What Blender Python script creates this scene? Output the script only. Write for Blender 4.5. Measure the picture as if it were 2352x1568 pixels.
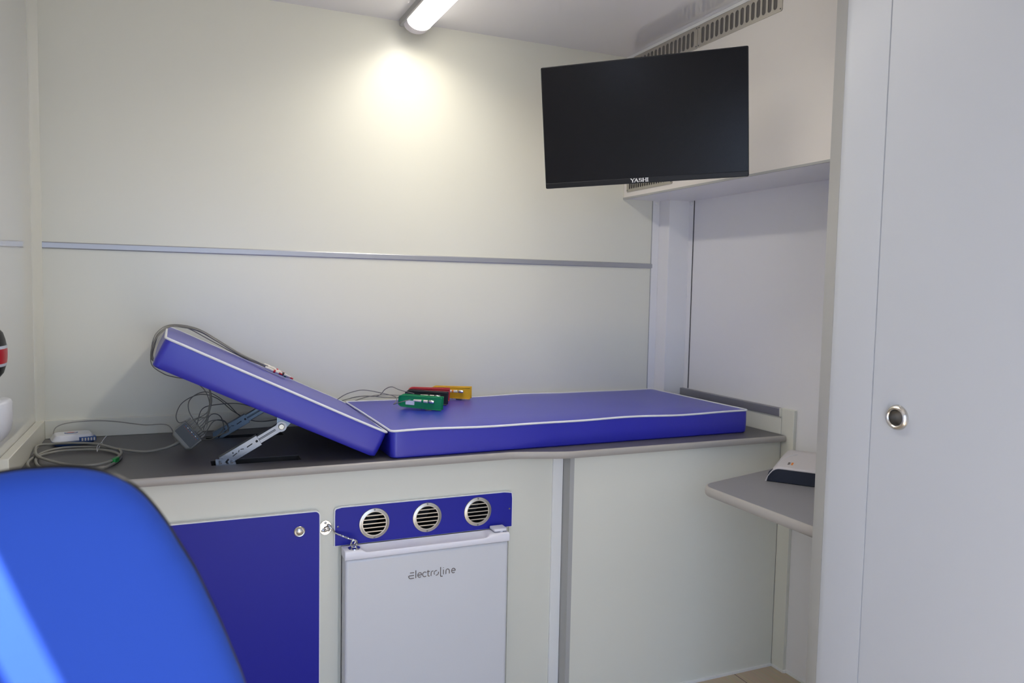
import bpy, bmesh, math, random
from mathutils import Vector, Matrix
random.seed(7)
for o in list(bpy.data.objects): bpy.data.objects.remove(o)
S = bpy.context.scene
COL = S.collection

# ------------------------------------------------------------------ camera
YAW, PIT, ROL, CH, FPX = .4119, .0681, .0197, 1.3515, 1779.94
Fv = Vector((math.sin(YAW)*math.cos(PIT), math.cos(YAW)*math.cos(PIT), -math.sin(PIT)))
Rt = Vector((math.cos(YAW), -math.sin(YAW), 0)); Uv = Rt.cross(Fv)
r_ = Rt*math.cos(ROL)+Uv*math.sin(ROL); u_ = -Rt*math.sin(ROL)+Uv*math.cos(ROL)
cd = bpy.data.cameras.new('camera'); cam = bpy.data.objects.new('camera', cd); COL.objects.link(cam)
cd.sensor_width = 36; cd.lens = 36*FPX/2352; cd.clip_start = .05
M3 = Matrix((r_, u_, -Fv)).transposed()
cam.matrix_world = Matrix.Translation((0, 0, CH)) @ M3.to_4x4()
cd.dof.use_dof = True; cd.dof.focus_distance = 2.3; cd.dof.aperture_fstop = 4.0
S.camera = cam

# ------------------------------------------------------------------ light and exposure
w = bpy.data.worlds.new('sky'); S.world = w; w.use_nodes = True
nt = w.node_tree; bg = nt.nodes['Background']
bg.inputs[0].default_value = (.55, .70, 1.0, 1); bg.inputs[1].default_value = 3.3
sd = bpy.data.lights.new('sun', 'SUN'); sd.energy = 24; sd.angle = .009; sd.color = (1, .98, .96)
sun = bpy.data.objects.new('sun', sd); COL.objects.link(sun)
sun.rotation_euler = Vector((1, 1.15, -2.55)).to_track_quat('-Z', 'Y').to_euler()
LAMP_STRENGTH = 7.5; LAMP_WATTS = 5.4
S.view_settings.view_transform = 'Standard'; S.view_settings.look = 'None'
S.view_settings.exposure = 0.22; S.view_settings.gamma = 1.0; S.view_settings.use_curve_mapping = False

# ------------------------------------------------------------------ materials
def lin(c):
    return tuple(((v/255)/12.92 if v/255 <= .04045 else (((v/255)+.055)/1.055)**2.4) for v in c)
def mat(name, col, rough=.5, metal=0, bump=None, var=None, coat=0, spec=None, emit=None, coatr=.12):
    m = bpy.data.materials.new(name); m.use_nodes = True; n = m.node_tree; b = n.nodes['Principled BSDF']
    b.inputs['Base Color'].default_value = (*col, 1); b.inputs['Roughness'].default_value = rough
    b.inputs['Metallic'].default_value = metal
    if coat: b.inputs['Coat Weight'].default_value = coat; b.inputs['Coat Roughness'].default_value = coatr
    if spec is not None: b.inputs['Specular IOR Level'].default_value = spec
    if emit: b.inputs['Emission Color'].default_value = (*emit[0], 1); b.inputs['Emission Strength'].default_value = emit[1]
    tc = n.nodes.new('ShaderNodeTexCoord')
    if var:
        t = n.nodes.new('ShaderNodeTexNoise'); t.inputs['Scale'].default_value = var[0]; t.inputs['Detail'].default_value = 4
        n.links.new(tc.outputs['Object'], t.inputs['Vector'])
        mx = n.nodes.new('ShaderNodeMix'); mx.data_type = 'RGBA'
        mx.inputs[6].default_value = (*[c*(1-var[1]) for c in col], 1); mx.inputs[7].default_value = (*[min(1, c*(1+var[1])) for c in col], 1)
        n.links.new(t.outputs['Fac'], mx.inputs[0]); n.links.new(mx.outputs[2], b.inputs['Base Color'])
    if bump:
        t = n.nodes.new('ShaderNodeTexNoise'); t.inputs['Scale'].default_value = bump[0]; t.inputs['Detail'].default_value = 3
        n.links.new(tc.outputs['Object'], t.inputs['Vector'])
        bp = n.nodes.new('ShaderNodeBump'); bp.inputs['Strength'].default_value = bump[1]; bp.inputs['Distance'].default_value = .001
        n.links.new(t.outputs['Fac'], bp.inputs['Height']); n.links.new(bp.outputs[0], b.inputs['Normal'])
    return m
M = {}
M['wall'] = mat('white_wall_laminate', (.765, .75, .635), .30, bump=(600, .03), var=(2.5, .012))
M['wall2'] = mat('white_side_panel', (.82, .81, .80), .38, bump=(600, .03))
M['wallgloss'] = mat('glossy_white_panel', (.72, .715, .69), .08, coat=.6, coatr=.03)
M['ceiling'] = mat('glossy_ceiling_panel', (.80, .785, .785), .06, coat=.8, coatr=.02)
M['cab'] = mat('off_white_cabinet_laminate', (.74, .735, .64), .42, bump=(700, .03))
M['white'] = mat('white_edge', (.82, .82, .79), .35)
M['over'] = mat('cream_cabinet_face', (.82, .775, .71), .38)
M['alu'] = mat('brushed_aluminium', (.43, .43, .44), .38, .5, bump=(300, .05))
M['greyrail'] = mat('grey_anodised_rail', (.30, .30, .33), .42, .5)
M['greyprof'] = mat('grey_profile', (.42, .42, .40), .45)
M['steel'] = mat('stainless_steel', (.56, .53, .47), .33, .85, bump=(400, .05))
M['zinc'] = mat('zinc_plated_steel', (.19, .195, .205), .28, .95, bump=(200, .15))
M['zincblue'] = mat('blue_zinc_steel', (.13, .17, .21), .34, .9, bump=(200, .15))
M['chrome'] = mat('chrome', (.62, .62, .63), .10, 1)
M['nickel'] = mat('satin_nickel', (.62, .59, .54), .25, 1)
M['dark'] = mat('black_void', (.012, .012, .013), .7)
M['black'] = mat('black_plastic', (.006, .006, .007), .38, spec=.3)
M['grillback'] = mat('grey_grille_mesh', (.13, .12, .11), .6)
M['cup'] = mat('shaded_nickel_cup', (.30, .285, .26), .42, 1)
M['bolt'] = mat('yellowish_bolt', (.62, .60, .50), .35, .6)
M['screen'] = mat('black_screen', (.004, .004, .005), .22, spec=.22)
M['vinyl'] = mat('blue_vinyl', (.022, .023, .42), .40, bump=(900, .10), spec=.4, coat=.6, coatr=.34)
M['piping'] = mat('white_piping', (.80, .81, .82), .35)
M['lam'] = mat('blue_laminate', (.014, .017, .32), .42, bump=(900, .05), spec=.3)
M['fabric'] = mat('blue_woven_fabric', (.028, .080, .42), .9, bump=(1400, .5), spec=.2)
M['worktop'] = mat('charcoal_worktop', (.105, .10, .105), .42, var=(500, .10), bump=(800, .06))
M['edge'] = mat('greige_edge_band', (.40, .375, .34), .42)
M['deskgrey'] = mat('grey_desk_laminate', (.25, .245, .255), .5, var=(600, .08))
M['fridge'] = mat('fridge_enamel', (.68, .69, .71), .30, bump=(500, .03))
M['fridgecap'] = mat('fridge_white_plastic', (.82, .81, .86), .25)
M['badge'] = mat('grey_badge_metal', (.23, .20, .18), .35, .6)
M['cable'] = mat('grey_cable', (.30, .29, .25), .42)
M['cabledark'] = mat('dark_grey_lead', (.19, .185, .16), .42)
M['boxgrey'] = mat('grey_green_plastic', (.24, .24, .21), .5)
M['boxpanel'] = mat('dark_panel', (.055, .06, .055), .45)
M['ivory'] = mat('ivory_plastic', (.72, .68, .60), .4)
M['red'] = mat('red_plastic', (.50, .01, .02), .35)
M['green'] = mat('green_plastic', (.0, .26, .09), .35)
M['greentag'] = mat('green_tag', (.01, .30, .06), .4)
M['yellow'] = mat('yellow_plastic', (.75, .42, .015), .35)
M['blk'] = mat('black_clamp_plastic', (.018, .018, .02), .3)
M['orange'] = mat('orange_band', (.8, .25, .03), .4)
M['whiteplas'] = mat('white_plastic', (.72, .73, .76), .3)
M['blueplas'] = mat('blue_plastic', (.04, .10, .30), .35)
M['navy'] = mat('dark_navy_plastic', (.012, .018, .035), .35)
M['capgrey'] = mat('light_grey_casing', (.56, .53, .53), .4)
M['paper'] = mat('white_label', (.8, .8, .85), .6)
M['lettering'] = mat('silver_lettering', (.75, .75, .75), .4)
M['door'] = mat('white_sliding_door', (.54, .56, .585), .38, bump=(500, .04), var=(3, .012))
M['foil'] = mat('clear_tape', (.55, .6, .7), .25)
def floor_mat():
    m = bpy.data.materials.new('light_oak_vinyl'); m.use_nodes = True; n = m.node_tree; b = n.nodes['Principled BSDF']
    tc = n.nodes.new('ShaderNodeTexCoord'); mp = n.nodes.new('ShaderNodeMapping'); mp.inputs['Rotation'].default_value = (0, 0, math.pi/2)
    mp.inputs['Location'].default_value = (0, .085, 0)
    n.links.new(tc.outputs['Object'], mp.inputs[0])
    br = n.nodes.new('ShaderNodeTexBrick'); br.inputs['Scale'].default_value = 1; br.inputs['Brick Width'].default_value = 1.2
    br.inputs['Row Height'].default_value = .19; br.inputs['Mortar Size'].default_value = .0016
    br.inputs['Color1'].default_value = (.66, .53, .38, 1); br.inputs['Color2'].default_value = (.60, .48, .34, 1); br.inputs['Mortar'].default_value = (.10, .07, .05, 1)
    n.links.new(mp.outputs[0], br.inputs[0])
    ns = n.nodes.new('ShaderNodeTexNoise'); ns.inputs['Scale'].default_value = 9; ns.inputs['Detail'].default_value = 8
    mp2 = n.nodes.new('ShaderNodeMapping'); mp2.inputs['Scale'].default_value = (12, 1, 1); n.links.new(tc.outputs['Object'], mp2.inputs[0]); n.links.new(mp2.outputs[0], ns.inputs[0])
    mx = n.nodes.new('ShaderNodeMix'); mx.data_type = 'RGBA'; mx.blend_type = 'MULTIPLY'; mx.inputs[0].default_value = .35
    n.links.new(br.outputs[0], mx.inputs[6]); n.links.new(ns.outputs[1], mx.inputs[7]); n.links.new(mx.outputs[2], b.inputs['Base Color'])
    b.inputs['Roughness'].default_value = .45
    return m
M['floor'] = floor_mat()
M['concrete'] = mat('pale_concrete', (.19, .20, .21), .9, var=(3, .1))
def lamp_mat():
    return mat('lit_diffuser', (.9, .9, .9), .4, emit=((1, .955, .87), LAMP_STRENGTH))
M['lamp'] = lamp_mat()
M['lampcap'] = mat('diffuser_end_cap', (.75, .72, .76), .4)

# ------------------------------------------------------------------ mesh helpers
def obj(name, bm, m, parent=None, smooth=False, bevel=0, loc=None, rot=None, seg=2, mats=None):
    bmesh.ops.recalc_face_normals(bm, faces=bm.faces[:])
    me = bpy.data.meshes.new(name); bm.to_mesh(me); bm.free()
    o = bpy.data.objects.new(name, me); COL.objects.link(o)
    for k in (mats or [m]): me.materials.append(M[k])
    if smooth:
        for p in me.polygons: p.use_smooth = True
        if smooth == 'auto':
            try: me.set_sharp_from_angle(angle=math.radians(40))
            except Exception: pass
    if not smooth and not bevel and any(p.use_smooth for p in me.polygons):
        try: me.set_sharp_from_angle(angle=math.radians(40))
        except Exception: pass
    if bevel:
        b = o.modifiers.new('bevel', 'BEVEL'); b.width = bevel; b.segments = seg; b.limit_method = 'ANGLE'; b.angle_limit = math.radians(35)
        for p in me.polygons: p.use_smooth = True
        try: me.set_sharp_from_angle(angle=math.radians(50))
        except Exception: pass
    if loc is not None: o.location = loc
    if rot is not None: o.rotation_euler = rot
    if parent: o.parent = parent
    return o
def tag(o, label, cat, group=None, kind=None):
    if label: o['label'] = label
    if cat: o['category'] = cat
    if group: o['group'] = group
    if kind: o['kind'] = kind
    return o
def thing(name, label, cat, loc=(0, 0, 0), rot=(0, 0, 0), group=None):
    o = bpy.data.objects.new(name, None); COL.objects.link(o); o.location = loc; o.rotation_euler = rot
    o.empty_display_size = .05
    return tag(o, label, cat, group)
def struct(name, bm, m, label, cat, bevel=0, smooth=False, mats=None):
    return tag(obj(name, bm, m, bevel=bevel, smooth=smooth, mats=mats), label, cat, kind='structure')
def N(): return bmesh.new()
def box(bm, x0, x1, y0, y1, z0, z1, mi=0, mtx=None):
    v = [bm.verts.new((x, y, z)) for x in (x0, x1) for y in (y0, y1) for z in (z0, z1)]
    for f in ((0, 1, 3, 2), (4, 6, 7, 5), (0, 4, 5, 1), (2, 3, 7, 6), (0, 2, 6, 4), (1, 5, 7, 3)):
        fc = bm.faces.new([v[i] for i in f]); fc.material_index = mi
    if mtx: bmesh.ops.transform(bm, matrix=mtx, verts=v)
    return bm
def bx(*a): return box(N(), *a)
def prism(bm, pts, axis, a, b, mi=0):
    """pts: polygon in the two other axes (order x,y,z minus axis); extruded from a to b"""
    def P(p, t):
        if axis == 'x': return (t, p[0], p[1])
        if axis == 'y': return (p[0], t, p[1])
        return (p[0], p[1], t)
    A = [bm.verts.new(P(p, a)) for p in pts]; B = [bm.verts.new(P(p, b)) for p in pts]
    n = len(pts)
    for f in [bm.faces.new(A), bm.faces.new(B[::-1])] + [bm.faces.new((A[i], A[(i+1) % n], B[(i+1) % n], B[i])) for i in range(n)]: f.material_index = mi
    return bm
def rrect(x0, x1, z0, z1, r, n=6, corners=(1, 1, 1, 1)):
    """rounded rectangle, corners order: x0z0, x1z0, x1z1, x0z1"""
    out = []
    for (cx, cz, a0, px, pz), c in zip(((x0+r, z0+r, 180, x0, z0), (x1-r, z0+r, 270, x1, z0), (x1-r, z1-r, 0, x1, z1), (x0+r, z1-r, 90, x0, z1)), corners):
        if not c: out.append((px, pz)); continue
        for i in range(n+1):
            a = math.radians(a0+90*i/n); out.append((cx+r*math.cos(a), cz+r*math.sin(a)))
    return out
def crom(pts, n=10, closed=False):
    P = [Vector(p) for p in pts]; out = []; L = len(P)
    if L < 3 and not closed: return P
    rng = range(L if closed else L-1)
    for i in rng:
        g = (lambda k: P[k % L]) if closed else (lambda k: P[max(0, min(L-1, k))])
        p0, p1, p2, p3 = g(i-1), g(i), g(i+1), g(i+2)
        for j in range(n):
            t = j/n
            out.append(.5*((2*p1)+(-p0+p2)*t+(2*p0-5*p1+4*p2-p3)*t*t+(-p0+3*p1-3*p2+p3)*t**3))
    if not closed: out.append(P[-1])
    return out
def tube(bm, pts, r, n=8, closed=False, mi=0, cap=True):
    P = [Vector(p) for p in pts]; L = len(P); rings = []
    rad = r if callable(r) else (lambda t: r)
    T0 = (P[1]-P[0]).normalized(); up = Vector((0, 0, 1)) if abs(T0.z) < .9 else Vector((1, 0, 0))
    nrm = T0.cross(up).normalized()
    for i, p in enumerate(P):
        if closed: T = (P[(i+1) % L]-P[i-1]).normalized()
        else: T = (P[min(L-1, i+1)]-P[max(0, i-1)]).normalized()
        nrm = (nrm-T*nrm.dot(T)).normalized(); bn = T.cross(nrm); R = rad(i/max(1, L-1))
        rings.append([bm.verts.new(p+nrm*R*math.cos(2*math.pi*k/n)+bn*R*math.sin(2*math.pi*k/n)) for k in range(n)])
    for i in range(L if closed else L-1):
        a, b = rings[i], rings[(i+1) % L]
        sh = 0
        if closed and i == L-1:
            sh = min(range(n), key=lambda s: (a[0].co-b[s].co).length)
        for k in range(n):
            f = bm.faces.new((a[k], a[(k+1) % n], b[(k+1+sh) % n], b[(k+sh) % n])); f.material_index = mi; f.smooth = True
    if cap and not closed:
        for rg in (rings[0][::-1], rings[-1]):
            f = bm.faces.new(rg); f.material_index = mi
    return bm
def lathe(bm, prof, c, axis, n=32, mi=0):
    """prof: list of (radius, height along axis); c centre; axis direction vector"""
    ax = Vector(axis).normalized(); up = Vector((0, 0, 1)) if abs(ax.z) < .9 else Vector((1, 0, 0))
    a = ax.cross(up).normalized(); b = ax.cross(a); c = Vector(c); rings = []
    for rr, h in prof:
        if rr <= 1e-6: rings.append([bm.verts.new(c+ax*h)])
        else: rings.append([bm.verts.new(c+ax*h+a*rr*math.cos(2*math.pi*k/n)+b*rr*math.sin(2*math.pi*k/n)) for k in range(n)])
    for A, B in zip(rings, rings[1:]):
        for k in range(n):
            q = [A[k % len(A)], A[(k+1) % len(A)] if len(A) > 1 else None, B[(k+1) % len(B)] if len(B) > 1 else None, B[k % len(B)]]
            q = [v for v in q if v is not None]
            if len(set(q)) >= 3:
                f = bm.faces.new(q); f.material_index = mi; f.smooth = True
    return bm
def cells(xs, ys, z0, z1, skip, fn=None, swap='xyz', mi=0):
    """slab made of cells with holes. skip(i,j)->bool. fn(x,j)->y for curved edge"""
    bm = N(); vt = {}; nx, ny = len(xs)-1, len(ys)-1
    def V(i, j, k):
        if (i, j, k) not in vt:
            x = xs[i]; y = fn(x, j) if fn and fn(x, j) is not None else ys[j]; z = (z0, z1)[k]
            vt[(i, j, k)] = bm.verts.new({'xyz': (x, y, z), 'xzy': (x, z, y), 'zxy': (z, x, y)}[swap])
        return vt[(i, j, k)]
    S_ = lambda i, j: i < 0 or j < 0 or i >= nx or j >= ny or skip(i, j)
    for i in range(nx):
        for j in range(ny):
            if S_(i, j): continue
            bm.faces.new((V(i, j, 1), V(i+1, j, 1), V(i+1, j+1, 1), V(i, j+1, 1)))
            bm.faces.new((V(i, j, 0), V(i, j+1, 0), V(i+1, j+1, 0), V(i+1, j, 0)))
            if S_(i-1, j): bm.faces.new((V(i, j, 0), V(i, j, 1), V(i, j+1, 1), V(i, j+1, 0)))
            if S_(i+1, j): bm.faces.new((V(i+1, j, 0), V(i+1, j+1, 0), V(i+1, j+1, 1), V(i+1, j, 1)))
            if S_(i, j-1): bm.faces.new((V(i, j, 0), V(i+1, j, 0), V(i+1, j, 1), V(i, j, 1)))
            if S_(i, j+1): bm.faces.new((V(i, j+1, 0), V(i, j+1, 1), V(i+1, j+1, 1), V(i+1, j+1, 0)))
    return bm

# ------------------------------------------------------------------ the setting
YB, XW, ZC = 2.805, 2.0, 2.308
struct('floor', bx(-.64, 2.05, -.5, 2.85, -.05, 0), 'floor', 'light oak plank vinyl floor of the van room', 'floor')
struct('ceiling', bx(-.64, 2.05, -.5, 2.85, ZC, ZC+.05), 'ceiling', 'glossy pale grey ceiling panel above the couch', 'ceiling')
struct('wall_back', bx(-.75, 2.15, YB, YB+.05, 0, ZC), 'wall', 'off-white laminate back wall behind the blue couch', 'wall')
struct('wall_right', bx(XW, XW+.05, .0, YB, 0, ZC), 'wall2', 'white right end wall under the overhead cabinet', 'wall')
struct('wall_left', bx(-.450, -.399, 2.0, YB, 0, ZC), 'wallgloss', 'glossy white left end wall beside the cable coil', 'wall')
struct('wall_entry', bx(-.64, -.455, 2.0, 2.05, 0, ZC), 'wall2', 'white return wall beside the entry door, left of the frame', 'wall')
# unseen side wall; high opening added to throw the sun patch on the chair
struct('wall_sun_opening', cells([-.5, .25, .47, 2.0], [0, 2.07, 2.28, ZC], -.64, -.60, lambda i, j: i == 1 and j == 1, swap='zxy'), 'wall2', 'white wall with a high opening added for the sun patch, left of the camera', 'wall')
struct('wall_rear', cells([-.64, -.55, .90, 2.15], [0, 1.86, ZC], -.55, -.5, lambda i, j: i == 1 and j == 0, swap='xzy'), 'wall2', 'white wall with an open doorway behind the camera', 'wall')
struct('ground', bx(-14, 10, -14, 12, -.45, -.40), 'concrete', 'pale concrete ground outside the entry doorway', 'ground')
# strips and trims on the walls
bm = N(); prism(bm, [(YB, 1.448), (YB-.003, 1.448), (YB-.0045, 1.451), (YB-.0045, 1.466), (YB-.003, 1.469), (YB, 1.469)], 'x', -.374, 1.868)
struct('trim_1', bm, 'alu', 'brushed aluminium joint strip across the back wall', 'wall trim')
bm = N(); prism(bm, [(-.399, YB), (-.399, YB-.026), (-.395, YB-.025), (-.387, YB-.017), (-.381, YB-.0095), (-.374, YB-.004), (-.374, YB)], 'z', .908, ZC)
struct('trim_2', bm, 'wall', 'white rounded corner trim at the left end of the back wall', 'wall trim', smooth='auto')
bm = N(); box(bm, 1.864, 1.897, YB-.004, YB, .85, 1.735); box(bm, XW-.004, XW, 2.700, 2.728, .85, 1.735)
box(bm, 1.897, XW, 2.728, YB, .85, 1.735)
struct('trim_3', bm, 'wall2', 'white vertical duct post in the corner between back wall and right wall', 'wall trim', bevel=.0015)
struct('trim_4', bx(XW-.003, XW, 2.6968, 2.6985, .945, 1.735), 'dark', 'thin dark joint line beside the white corner post', 'wall trim')
bm = N()
for c, a in (((1.880, YB-.004, 1.722), (0, -1, 0)), ((XW-.004, 2.715, 1.722), (-1, 0, 0))):
    lathe(bm, [(.009, 0), (.009, .002), (.006, .005), (0, .006)], c, a, 16)
struct('trim_5', bm, 'white', 'small white screw caps at the top of the corner post', 'wall trim')
struct('trim_6', bx(1.8610, 1.8635, YB-.003, YB, .935, 1.735), 'greyprof', 'thin joint line at the right end of the back wall', 'wall trim')
# low upstand along the back wall and the ledge on the left
struct('trim_7', bx(-.376, 1.985, YB-.012, YB, .85, .909), 'wall', 'low white upstand behind the worktop along the back wall', 'upstand', bevel=.002)
bm = N(); box(bm, -.3985, -.376, 2.215, YB, 0, .909)
struct('trim_8', bm, 'wall', 'white ledge closing the left end of the worktop', 'ledge', bevel=.002)
# right batten going down to the floor, floor sealing line
struct('trim_9', bx(1.987, XW, 2.068, 2.127, 0, .945), 'cab', 'white batten standing on the floor beside the right base cabinet', 'wall trim', bevel=.001)
bm = N(); box(bm, 1.14, 1.985, 2.121, 2.128, 0, .008); box(bm, 1.981, 1.987, 2.062, 2.127, 0, .008); box(bm, 1.987, XW, 2.060, 2.068, 0, .008); box(bm, 1.994, XW, 1.3, 2.06, 0, .008)
struct('baseboard_right', bm, 'white', 'thin white sealing bead along the floor at the right base cabinet', 'sealing bead')

# partition and sliding door on the right
XP = 1.40
bm = N()
jp = []
for i in range(9):
    t = i/8; jp.append((XP-.0035*math.sin(math.pi*(.15+.85*t)), 1.229+.118*t))
jp += [(XP+.002, 1.350), (XP+.050, 1.350), (XP+.050, 1.229)]
prism(bm, jp, 'z', 0, ZC)
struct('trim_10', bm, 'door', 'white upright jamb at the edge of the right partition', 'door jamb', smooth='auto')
bm = N(); prism(bm, [(XP+.001, 1.3502), (XP+.027, 1.407), (XP+.033, 1.409), (XP+.050, 1.3502)], 'z', 0, ZC)
struct('trim_11', bm, 'greyprof', 'grey edge profile on the free end of the right partition', 'edge profile', bevel=.001)
PY, PZ = 1.161, 1.096
bm = cells([-.49, PY-.0175, PY+.0175, 1.2275], [.002, PZ-.0175, PZ+.0175, ZC-.002], XP, XP+.045, lambda i, j: i == 1 and j == 1, swap='zxy')
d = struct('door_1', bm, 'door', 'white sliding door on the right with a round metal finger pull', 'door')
pr = [(.0, -.0012), (.0155, -.0012), (.0158, .0015), (.0168, .0040), (.0195, .0052), (.0228, .0045), (.0256, .0022), (.0262, 0)]
bm = lathe(N(), [(0, -.0095), (.0160, -.0095), (.0166, -.006), (.0166, .0058), (.0180, .0085), (.0205, .0096), (.0235, .0082), (.0262, .0042), (.0268, 0)], (XP, 1.161, 1.096), (-1, 0, 0), 48)
fpull = tag(obj('finger_pull', bm, 'nickel', d), 'round satin nickel finger pull', None)
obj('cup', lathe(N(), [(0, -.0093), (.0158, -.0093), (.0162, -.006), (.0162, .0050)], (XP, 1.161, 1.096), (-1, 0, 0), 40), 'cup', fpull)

# ------------------------------------------------------------------ worktop
def front(x):
    xa, xb, ya, yb = .945, 1.125, 2.156, 2.106
    t = max(0, min(1, (x-xa)/(xb-xa))); s = t*t*(3-2*t)*.35+t*.65
    return ya+(yb-ya)*s
xs = [-.376, .090, .332, .6, .90] + [.92+.0125*i for i in range(19)] + [1.4, 1.7, 1.985]
ys = [2.15, 2.252, 2.316, 2.645, 2.697, YB-.012]
wt = thing('worktop', 'charcoal laminate worktop with greige rounded edge under the blue couch', 'worktop', (0, 0, 0))
bm = cells(xs, ys, .828, .850, lambda i, j: i == 1 and j in (1, 3), fn=lambda x, j: front(x) if j == 0 else None)
obj('worktop_panel', bm, 'worktop', wt)
bm = N(); prof = [(.0, 0), (-.003, -.0006), (-.0062, -.0045), (-.0072, -.011), (-.0062, -.0175), (-.003, -.0218), (0, -.0224)]
prev = None
for x in xs:
    ring = [bm.verts.new((x, front(x)+p[0], .8505+p[1])) for p in prof]
    if prev:
        for k in range(len(prof)-1): f = bm.faces.new((prev[k], prev[k+1], ring[k+1], ring[k])); f.smooth = True
        f = bm.faces.new((prev[0], ring[0], ring[-1], prev[-1]))
    else: bm.faces.new(ring)
    prev = ring
bm.faces.new(prev)
obj('edge_band', bm, 'edge', wt)
for (a, b) in ((2.252, 2.316), (2.645, 2.697)):
    bm = N(); box(bm, .090, .332, a, b, .70, .705)
    box(bm, .087, .0905, a, b, .70, .849); box(bm, .3315, .335, a, b, .70, .849)
    box(bm, .087, .335, a-.003, a+.0005, .70, .828); box(bm, .087, .335, b-.0005, b+.003, .70, .849)
    tag(obj('strut_slot', bm, 'dark', wt), 'black slot for a support strut', None)
# board and grey rail at the right end of the worktop
sb = thing('end_board', 'low white board with grey metal rail at the right end of the worktop', 'upstand', (1.985, 2.4, .85))
def loc(o, p): o.matrix_parent_inverse = p.matrix_world.inverted() if False else Matrix.Translation(-Vector(p.location)); return o
loc(obj('board', bx(1.985, XW, 2.128, 2.728, .85, .915), 'cab', sb, bevel=.001), sb)
bm = N(); box(bm, 1.9785, 1.997, 2.132, 2.728, .915, .944)
loc(obj('rail', bm, 'greyrail', sb, bevel=.0015), sb)
loc(obj('rail_cap', bx(1.978, 1.998, 2.127, 2.132, .914, .945), 'cab', sb, bevel=.001), sb)

# ------------------------------------------------------------------ left base cabinet
YF = 2.185
bc = thing('base_cabinet', 'off-white base cabinet with blue door and blue vent panel around the mini fridge', 'cabinet', (0, YF, 0))
def L(o): return loc(o, bc)
bm = cells([-.376, .425, .956, 1.107], [0, .714, .828], YF, YF+.018, lambda i, j: i == 1 and j == 0, swap='xzy')
L(obj('front_panel', bm, 'cab', bc))
bm = N(); box(bm, .407, .4245, YF+.018, 2.75, 0, .718); box(bm, .9565, .974, YF+.018, 2.75, 0, .718); box(bm, .4245, .9565, 2.73, 2.75, 0, .718)
L(obj('fridge_bay', bm, 'cab', bc))
L(obj('filler_strip', bx(.4246, .4345, YF+.008, YF+.018, 0, .612), 'cab', bc))
L(obj('bay_filler', bx(.931, .9564, YF+.008, YF+.018, 0, .612), 'cab', bc))
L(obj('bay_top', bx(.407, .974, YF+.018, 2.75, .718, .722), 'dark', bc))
bm = N(); prism(bm, [(1.104, YF), (1.104, YF-.006), (1.106, YF-.008), (1.138, YF-.008), (1.138, YF+.018), (1.104, YF+.018)], 'z', 0, .828)
L(obj('corner_profile', bm, 'white', bc))
dr = L(obj('cabinet_door', prism(N(), rrect(-.32, .3715, .045, .7205, .014, 6), 'y', YF-.016, YF-.0005), 'white', bc))
tag(dr, 'blue laminate door with white edging', None)
fp = obj('door_face', prism(N(), rrect(-.317, .3685, .048, .7175, .012, 6), 'y', YF-.0168, YF-.0158), 'lam', dr); tag(fp, 'blue laminate face', None)
kn = obj('push_knob', lathe(N(), [(.0155, -.001), (.0152, .003), (.0135, .0045), (.0112, .0040), (.0108, .0015), (.0102, .0015), (.0098, .005), (.0065, .0068), (0, .0072)], (.314, YF-.0168, .667), (0, -1, 0), 40), 'nickel', dr)
tag(kn, 'round satin metal push knob', None)
VY = YF-.010
# blue face with three round holes: a ring of quads around each hole
def holed_face(x0, x1, z0, z1, holes, y0, y1, rc=.011):
    def cl(p):
        for sx, xx in ((1, x1), (-1, x0)):
            v = Vector((p[0]-(xx-sx*rc), p[1]-(z1-rc)))
            if v.x*sx > 0 and v.y > 0 and v.length > rc: v = v.normalized()*rc; return (xx-sx*rc+v.x, z1-rc+v.y)
        return p
    bm = N(); xs_ = [x0]
    mids = [(a[0]+b[0])/2 for a, b in zip(holes, holes[1:])]
    spans = list(zip([x0]+mids, mids+[x1]))
    for (a, b), (cx, cz, r) in zip(spans, holes):
        n = 48; I = []; O_ = []
        for k in range(n):
            t = 2*math.pi*k/n; c, s = math.cos(t), math.sin(t)
            sx = ((b-cx) if c > 0 else (cx-a))/max(abs(c), 1e-9); sz = ((z1-cz) if s > 0 else (cz-z0))/max(abs(s), 1e-9); q = min(sx, sz)
            I.append((cx+r*c, cz+r*s)); O_.append(cl((cx+q*c, cz+q*s)))
        cor = []
        f0 = {}
        def V(p, y):
            k = (round(p[0], 6), round(p[1], 6), y)
            if k not in f0: f0[k] = bm.verts.new((p[0], y, p[1]))
            return f0[k]
        for k in range(n):
            j = (k+1) % n
            poly = [I[k], O_[k], O_[j], I[j]]
            for C in ((a, z0), (b, z0), (b, z1), (a, z1)):
                ang = math.atan2(C[1]-cz, C[0]-cx) % (2*math.pi)
                if 2*math.pi*k/n+1e-6 < ang < 2*math.pi*(k+1)/n-1e-6: poly = [I[k], O_[k], cl(C), O_[j], I[j]]
            bm.faces.new([V(p, y0) for p in poly])
            bm.faces.new((V(I[k], y0), V(I[j], y0), V(I[j], y1), V(I[k], y1)))
            bm.faces.new([V(p, y1) for p in poly][::-1])
            rim = poly[1:-1]
            for p, q in zip(rim, rim[1:]):
                if not (abs(p[0]-q[0]) < 1e-9 and x0+1e-6 < p[0] < x1-1e-6): bm.faces.new((V(p, y0), V(q, y0), V(q, y1), V(p, y1)))
    return bm
holes = [(.526, .6665, .040), (.685, .6680, .040), (.846, .6695, .040)]
vp = L(obj('vent_panel', holed_face(.4105, .9635, +.6105, .7235, holes, VY, YF-.0003, .013), 'white', bc)); tag(vp, 'blue vent panel with white edging', None)
bf = obj('panel_face', holed_face(.4135, .9605, +.6118, .7205, holes, VY-.0012, VY-.0002), 'lam', vp)
tag(bf, 'blue laminate face', None)
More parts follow.
